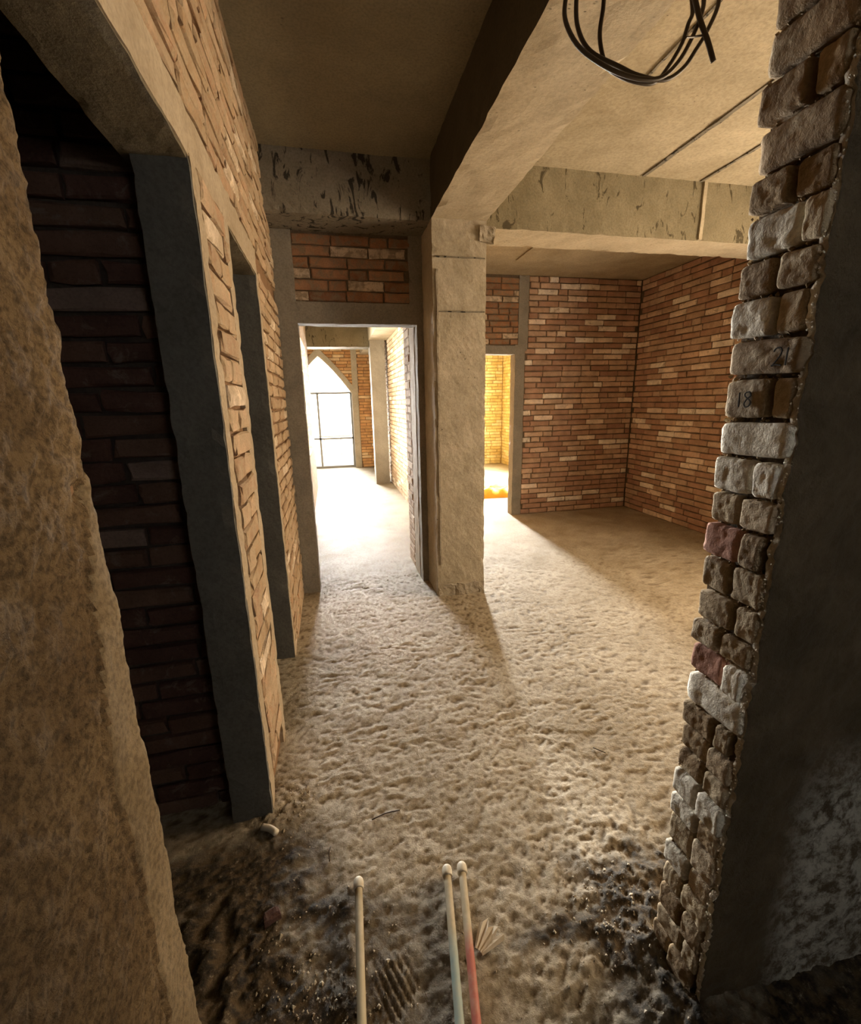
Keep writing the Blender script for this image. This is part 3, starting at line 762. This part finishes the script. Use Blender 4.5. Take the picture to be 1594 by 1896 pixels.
# crumbs of mortar clinging to the ragged edge and in the bed joints
def crumbs(name, pts, parent, mat):
    V, Fc = [], []
    for (p, s) in pts:
        k = len(V); pr = [(1, 0, 0), (-1, 0, 0), (0, 1, 0), (0, -1, 0), (0, 0, 1), (0, 0, -1)]
        V += [Vector(p)+Vector(q)*s*random.uniform(.6, 1.3)+Vector((random.uniform(-.3, .3)*s,)*3) for q in pr]
        Fc += [(k+a, k+b, k+c) for a, b, c in ((0, 2, 4), (2, 1, 4), (1, 3, 4), (3, 0, 4), (2, 0, 5), (1, 2, 5), (3, 1, 5), (0, 3, 5))]
    o = mesh(name, V, Fc, mat, parent); o['kind'] = 'stuff'; return o
crumbs('edge_crumbs', [((XJ-.004+.010*noise.noise((z_*14, 0, 3))+random.uniform(-.004, .001), .592+random.uniform(-.001, .010), z_), random.uniform(.001, .0030)) for z_ in np.random.default_rng(3).uniform(0, 2.4, 420)], wn, M['jamb_white'])
crumbs('joint_mortar', [((XJ+random.uniform(-.002, .012), random.uniform(Y0, Y1), zb+random.uniform(-.005, .005)), random.uniform(.002, .006)) for (za, zb, c_) in J for _ in range(16)], wn, M['jamb_brown'])

# ------------------------------------------------------------------ pipes on the floor
def pipe(a, b, mat, label, r=.0108):
    a, b = Vector(a), Vector(b)
    e = bpy.data.objects.new('water_pipe', None); COL.objects.link(e); e.location = (a.x, a.y, 0)
    tag(e, label, 'pipe', 'capped water pipes on the floor')
    off = Vector((a.x, a.y, 0)); d = (b-a).normalized()
    vs, fs = tube([a-off+d*.012, (a+b)/2-off, b-off], r, 14, 6); mesh('pipe_tube', vs, fs, mat, e, True)
    prof = [(-.006, .004), (-.004, .0105), (0, .0135), (.006, .0150), (.024, .0150), (.0265, .0142), (.027, .0115)]
    pts = [a-off+d*t_ for t_, _ in prof]
    vs, fs = tube(pts, r, 16, 1, [q for _, q in prof]); mesh('end_cap', vs, fs, M['cap'], e, True)['label'] = 'pale round end cap'
pipe((-.017, 1.053, .032), (-.046, .25, .030), M['pipe_cream'], 'single dusty cream water pipe, leftmost on the floor')
pipe((.246, 1.028, .032), (.115, .25, .030), M['pipe_blue'], 'blue-grey capped water pipe, left of the close pair')
pipe((.292, 1.026, .032), (.145, .25, .030), M['pipe_red'], 'capped water pipe turning red, right of the close pair')

# ------------------------------------------------------------------ conduit coil hanging at the top
def coil():
    e = bpy.data.objects.new('conduit_coil', None); COL.objects.link(e); e.location = (.85, 1.2, 2.47)
    tag(e, 'loops of thin black electrical conduit hanging under the long beam', 'cable')
    off = Vector((.85, 1.2, 2.47))
    T = Vector((.86, 1.2, 2.475))
    loops = [
        ([(.598, 2.305), (.600, 2.262), (.630, 2.218), (.676, 2.189), (.742, 2.169), (.813, 2.166), (.870, 2.178), (.910, 2.212), (.937, 2.258), (.958, 2.308), (.965, 2.35)], 1.185),
        ([(.635, 2.312), (.645, 2.262), (.680, 2.220), (.757, 2.195), (.812, 2.182), (.890, 2.184), (.942, 2.215), (.972, 2.255), (.998, 2.298), (1.022, 2.361)], 1.205),
        ([(.720, 2.321), (.718, 2.270), (.737, 2.216), (.772, 2.194), (.828, 2.184), (.880, 2.192), (.916, 2.228), (.950, 2.282), (.960, 2.322), (.969, 2.352)], 1.23)]
    for pts, y in loops:
        P = [(x, y+.004*math.sin(i*1.3), z) for i, (x, z) in enumerate(pts)]
        P = [tuple(T+Vector((-.05, 0, .01))), (P[0][0]+.06, y, 2.43), (P[0][0]+.008, y, 2.37)]+P+[(P[-1][0]-.02, y, 2.42), tuple(T+Vector((.03, 0, .01)))]
        vs, fs = tube([Vector(p)-off for p in P], .0052, 10, 5); mesh('cable_loop', vs, fs, M['black_conduit'], e, True)
    P = [tuple(T), (.90, 1.19, 2.41), (.917, 1.17, 2.347), (.948, 1.17, 2.290), (.975, 1.17, 2.252), (.998, 1.17, 2.212)]
    vs, fs = tube([Vector(p)-off for p in P], .0062, 10, 5); mesh('cable_end', vs, fs, M['black_conduit'], e, True)
    vs, fs = tube([Vector((.905, 1.16, 2.245))-off, Vector((.935, 1.17, 2.256))-off, Vector((.96, 1.17, 2.262))-off], .0025, 6, 3); mesh('tie_wire', vs, fs, M['black_conduit'], e)
coil()

# ------------------------------------------------------------------ loose bits on the floor
def lump(name, loc, size, mat, label, cat, seed, rot=0):
    vs, fs = rough_box((-size[0]/2, -size[1]/2, 0), (size[0]/2, size[1]/2, size[2]), min(size)/3, min(size)*.18, min(size)*.4, seed)
    o = mesh(name, vs, fs, mat); o.location = loc; o.rotation_euler = (0, 0, rot); tag(o, label, cat); return o
def fz(x, y): return float(floor_height(np.array([[x]]), np.array([[y]]))[0, 0])
vs, fs = tube([(-.03, 0, 0), (0, .004, .002), (.03, 0, .001)], .011, 10, 3)
o = mesh('pipe_offcut', vs, fs, M['cap'], None, True); o.location = (-.297, 1.285, fz(-.297, 1.285)+.011); o.rotation_euler = (0, 0, -.6)
tag(o, 'short pale pipe offcut on the soil by the foot of the left pier', 'offcut')
# flat pale scrap next to the red pipe
vs, fs = [], []
for i in range(9):
    for j in range(5):
        a = .20+.85*i/8; q = .030+.075*(j/4)*(.85+.18*math.sin(i*2.3))
        vs.append((q*math.cos(a), q*math.sin(a), .006+.010*(j/4)+.0035*(i % 2)))
for i in range(8):
    for j in range(4): k = i*5+j; fs.append((k, k+5, k+6, k+1))
o = mesh('wrapper_scrap', vs, fs, M['scrap']); o.modifiers.new('thickness', 'SOLIDIFY').thickness = .0015
o.location = (.255, .800, fz(.30, .85)+.004); tag(o, 'pale torn scrap sticking out beside the red pipe', 'scrap')
for (x, y, l, a, lab) in ((-.10, 1.17, .05, 1.5, 'thin dark twig on the screed above the single pipe'), (.969, 1.358, .05, 2.3, 'thin dark twig on the floor left of the brick wall end'), (.09, 1.27, .10, .15, 'long thin straw lying across the screed near the pipes')):
    vs, fs = tube([(-l/2, 0, .004), (0, .004, .007), (l/2, 0, .004)], .002, 6, 3)
    o = mesh('twig', vs, fs, M['black_conduit'], None, True); o.location = (x, y, fz(x, y)+.001); o.rotation_euler = (0, 0, a); tag(o, lab, 'twig', 'twigs on the floor')
lump('brick_fragment', (-.26, 1.02, fz(-.26, 1.02)-.006), (.045, .03, .022), M['brick_dark'], 'small brown brick fragment lying in the dark soil', 'brick', 3., .4)
def gravel():
    r = random.Random(9); pts = []
    def add(n, cx, cy, sx, sy, s0, s1):
        for _ in range(n):
            x, y = r.gauss(cx, sx), r.gauss(cy, sy)
            if -.28 < x < .80 and (y > .2): pts.append(((x, y, fz(x, y)+.0008), r.uniform(s0, s1)*(1 if r.random() < .9 else 1.8)))
    add(420, -.16, .80, .10, .12, .001, .0042); add(260, .66, .80, .10, .10, .001, .004)
    add(160, .1, .85, .25, .2, .001, .003); add(140, -.22, 1.38, .05, .08, .001, .004); add(50, -.05, 3.3, .3, .1, .002, .006)
    o = crumbs('gravel', pts, None, M['stone']); tag(o, 'loose grit and mortar crumbs scattered over the near floor', 'gravel', kind='stuff')
gravel()
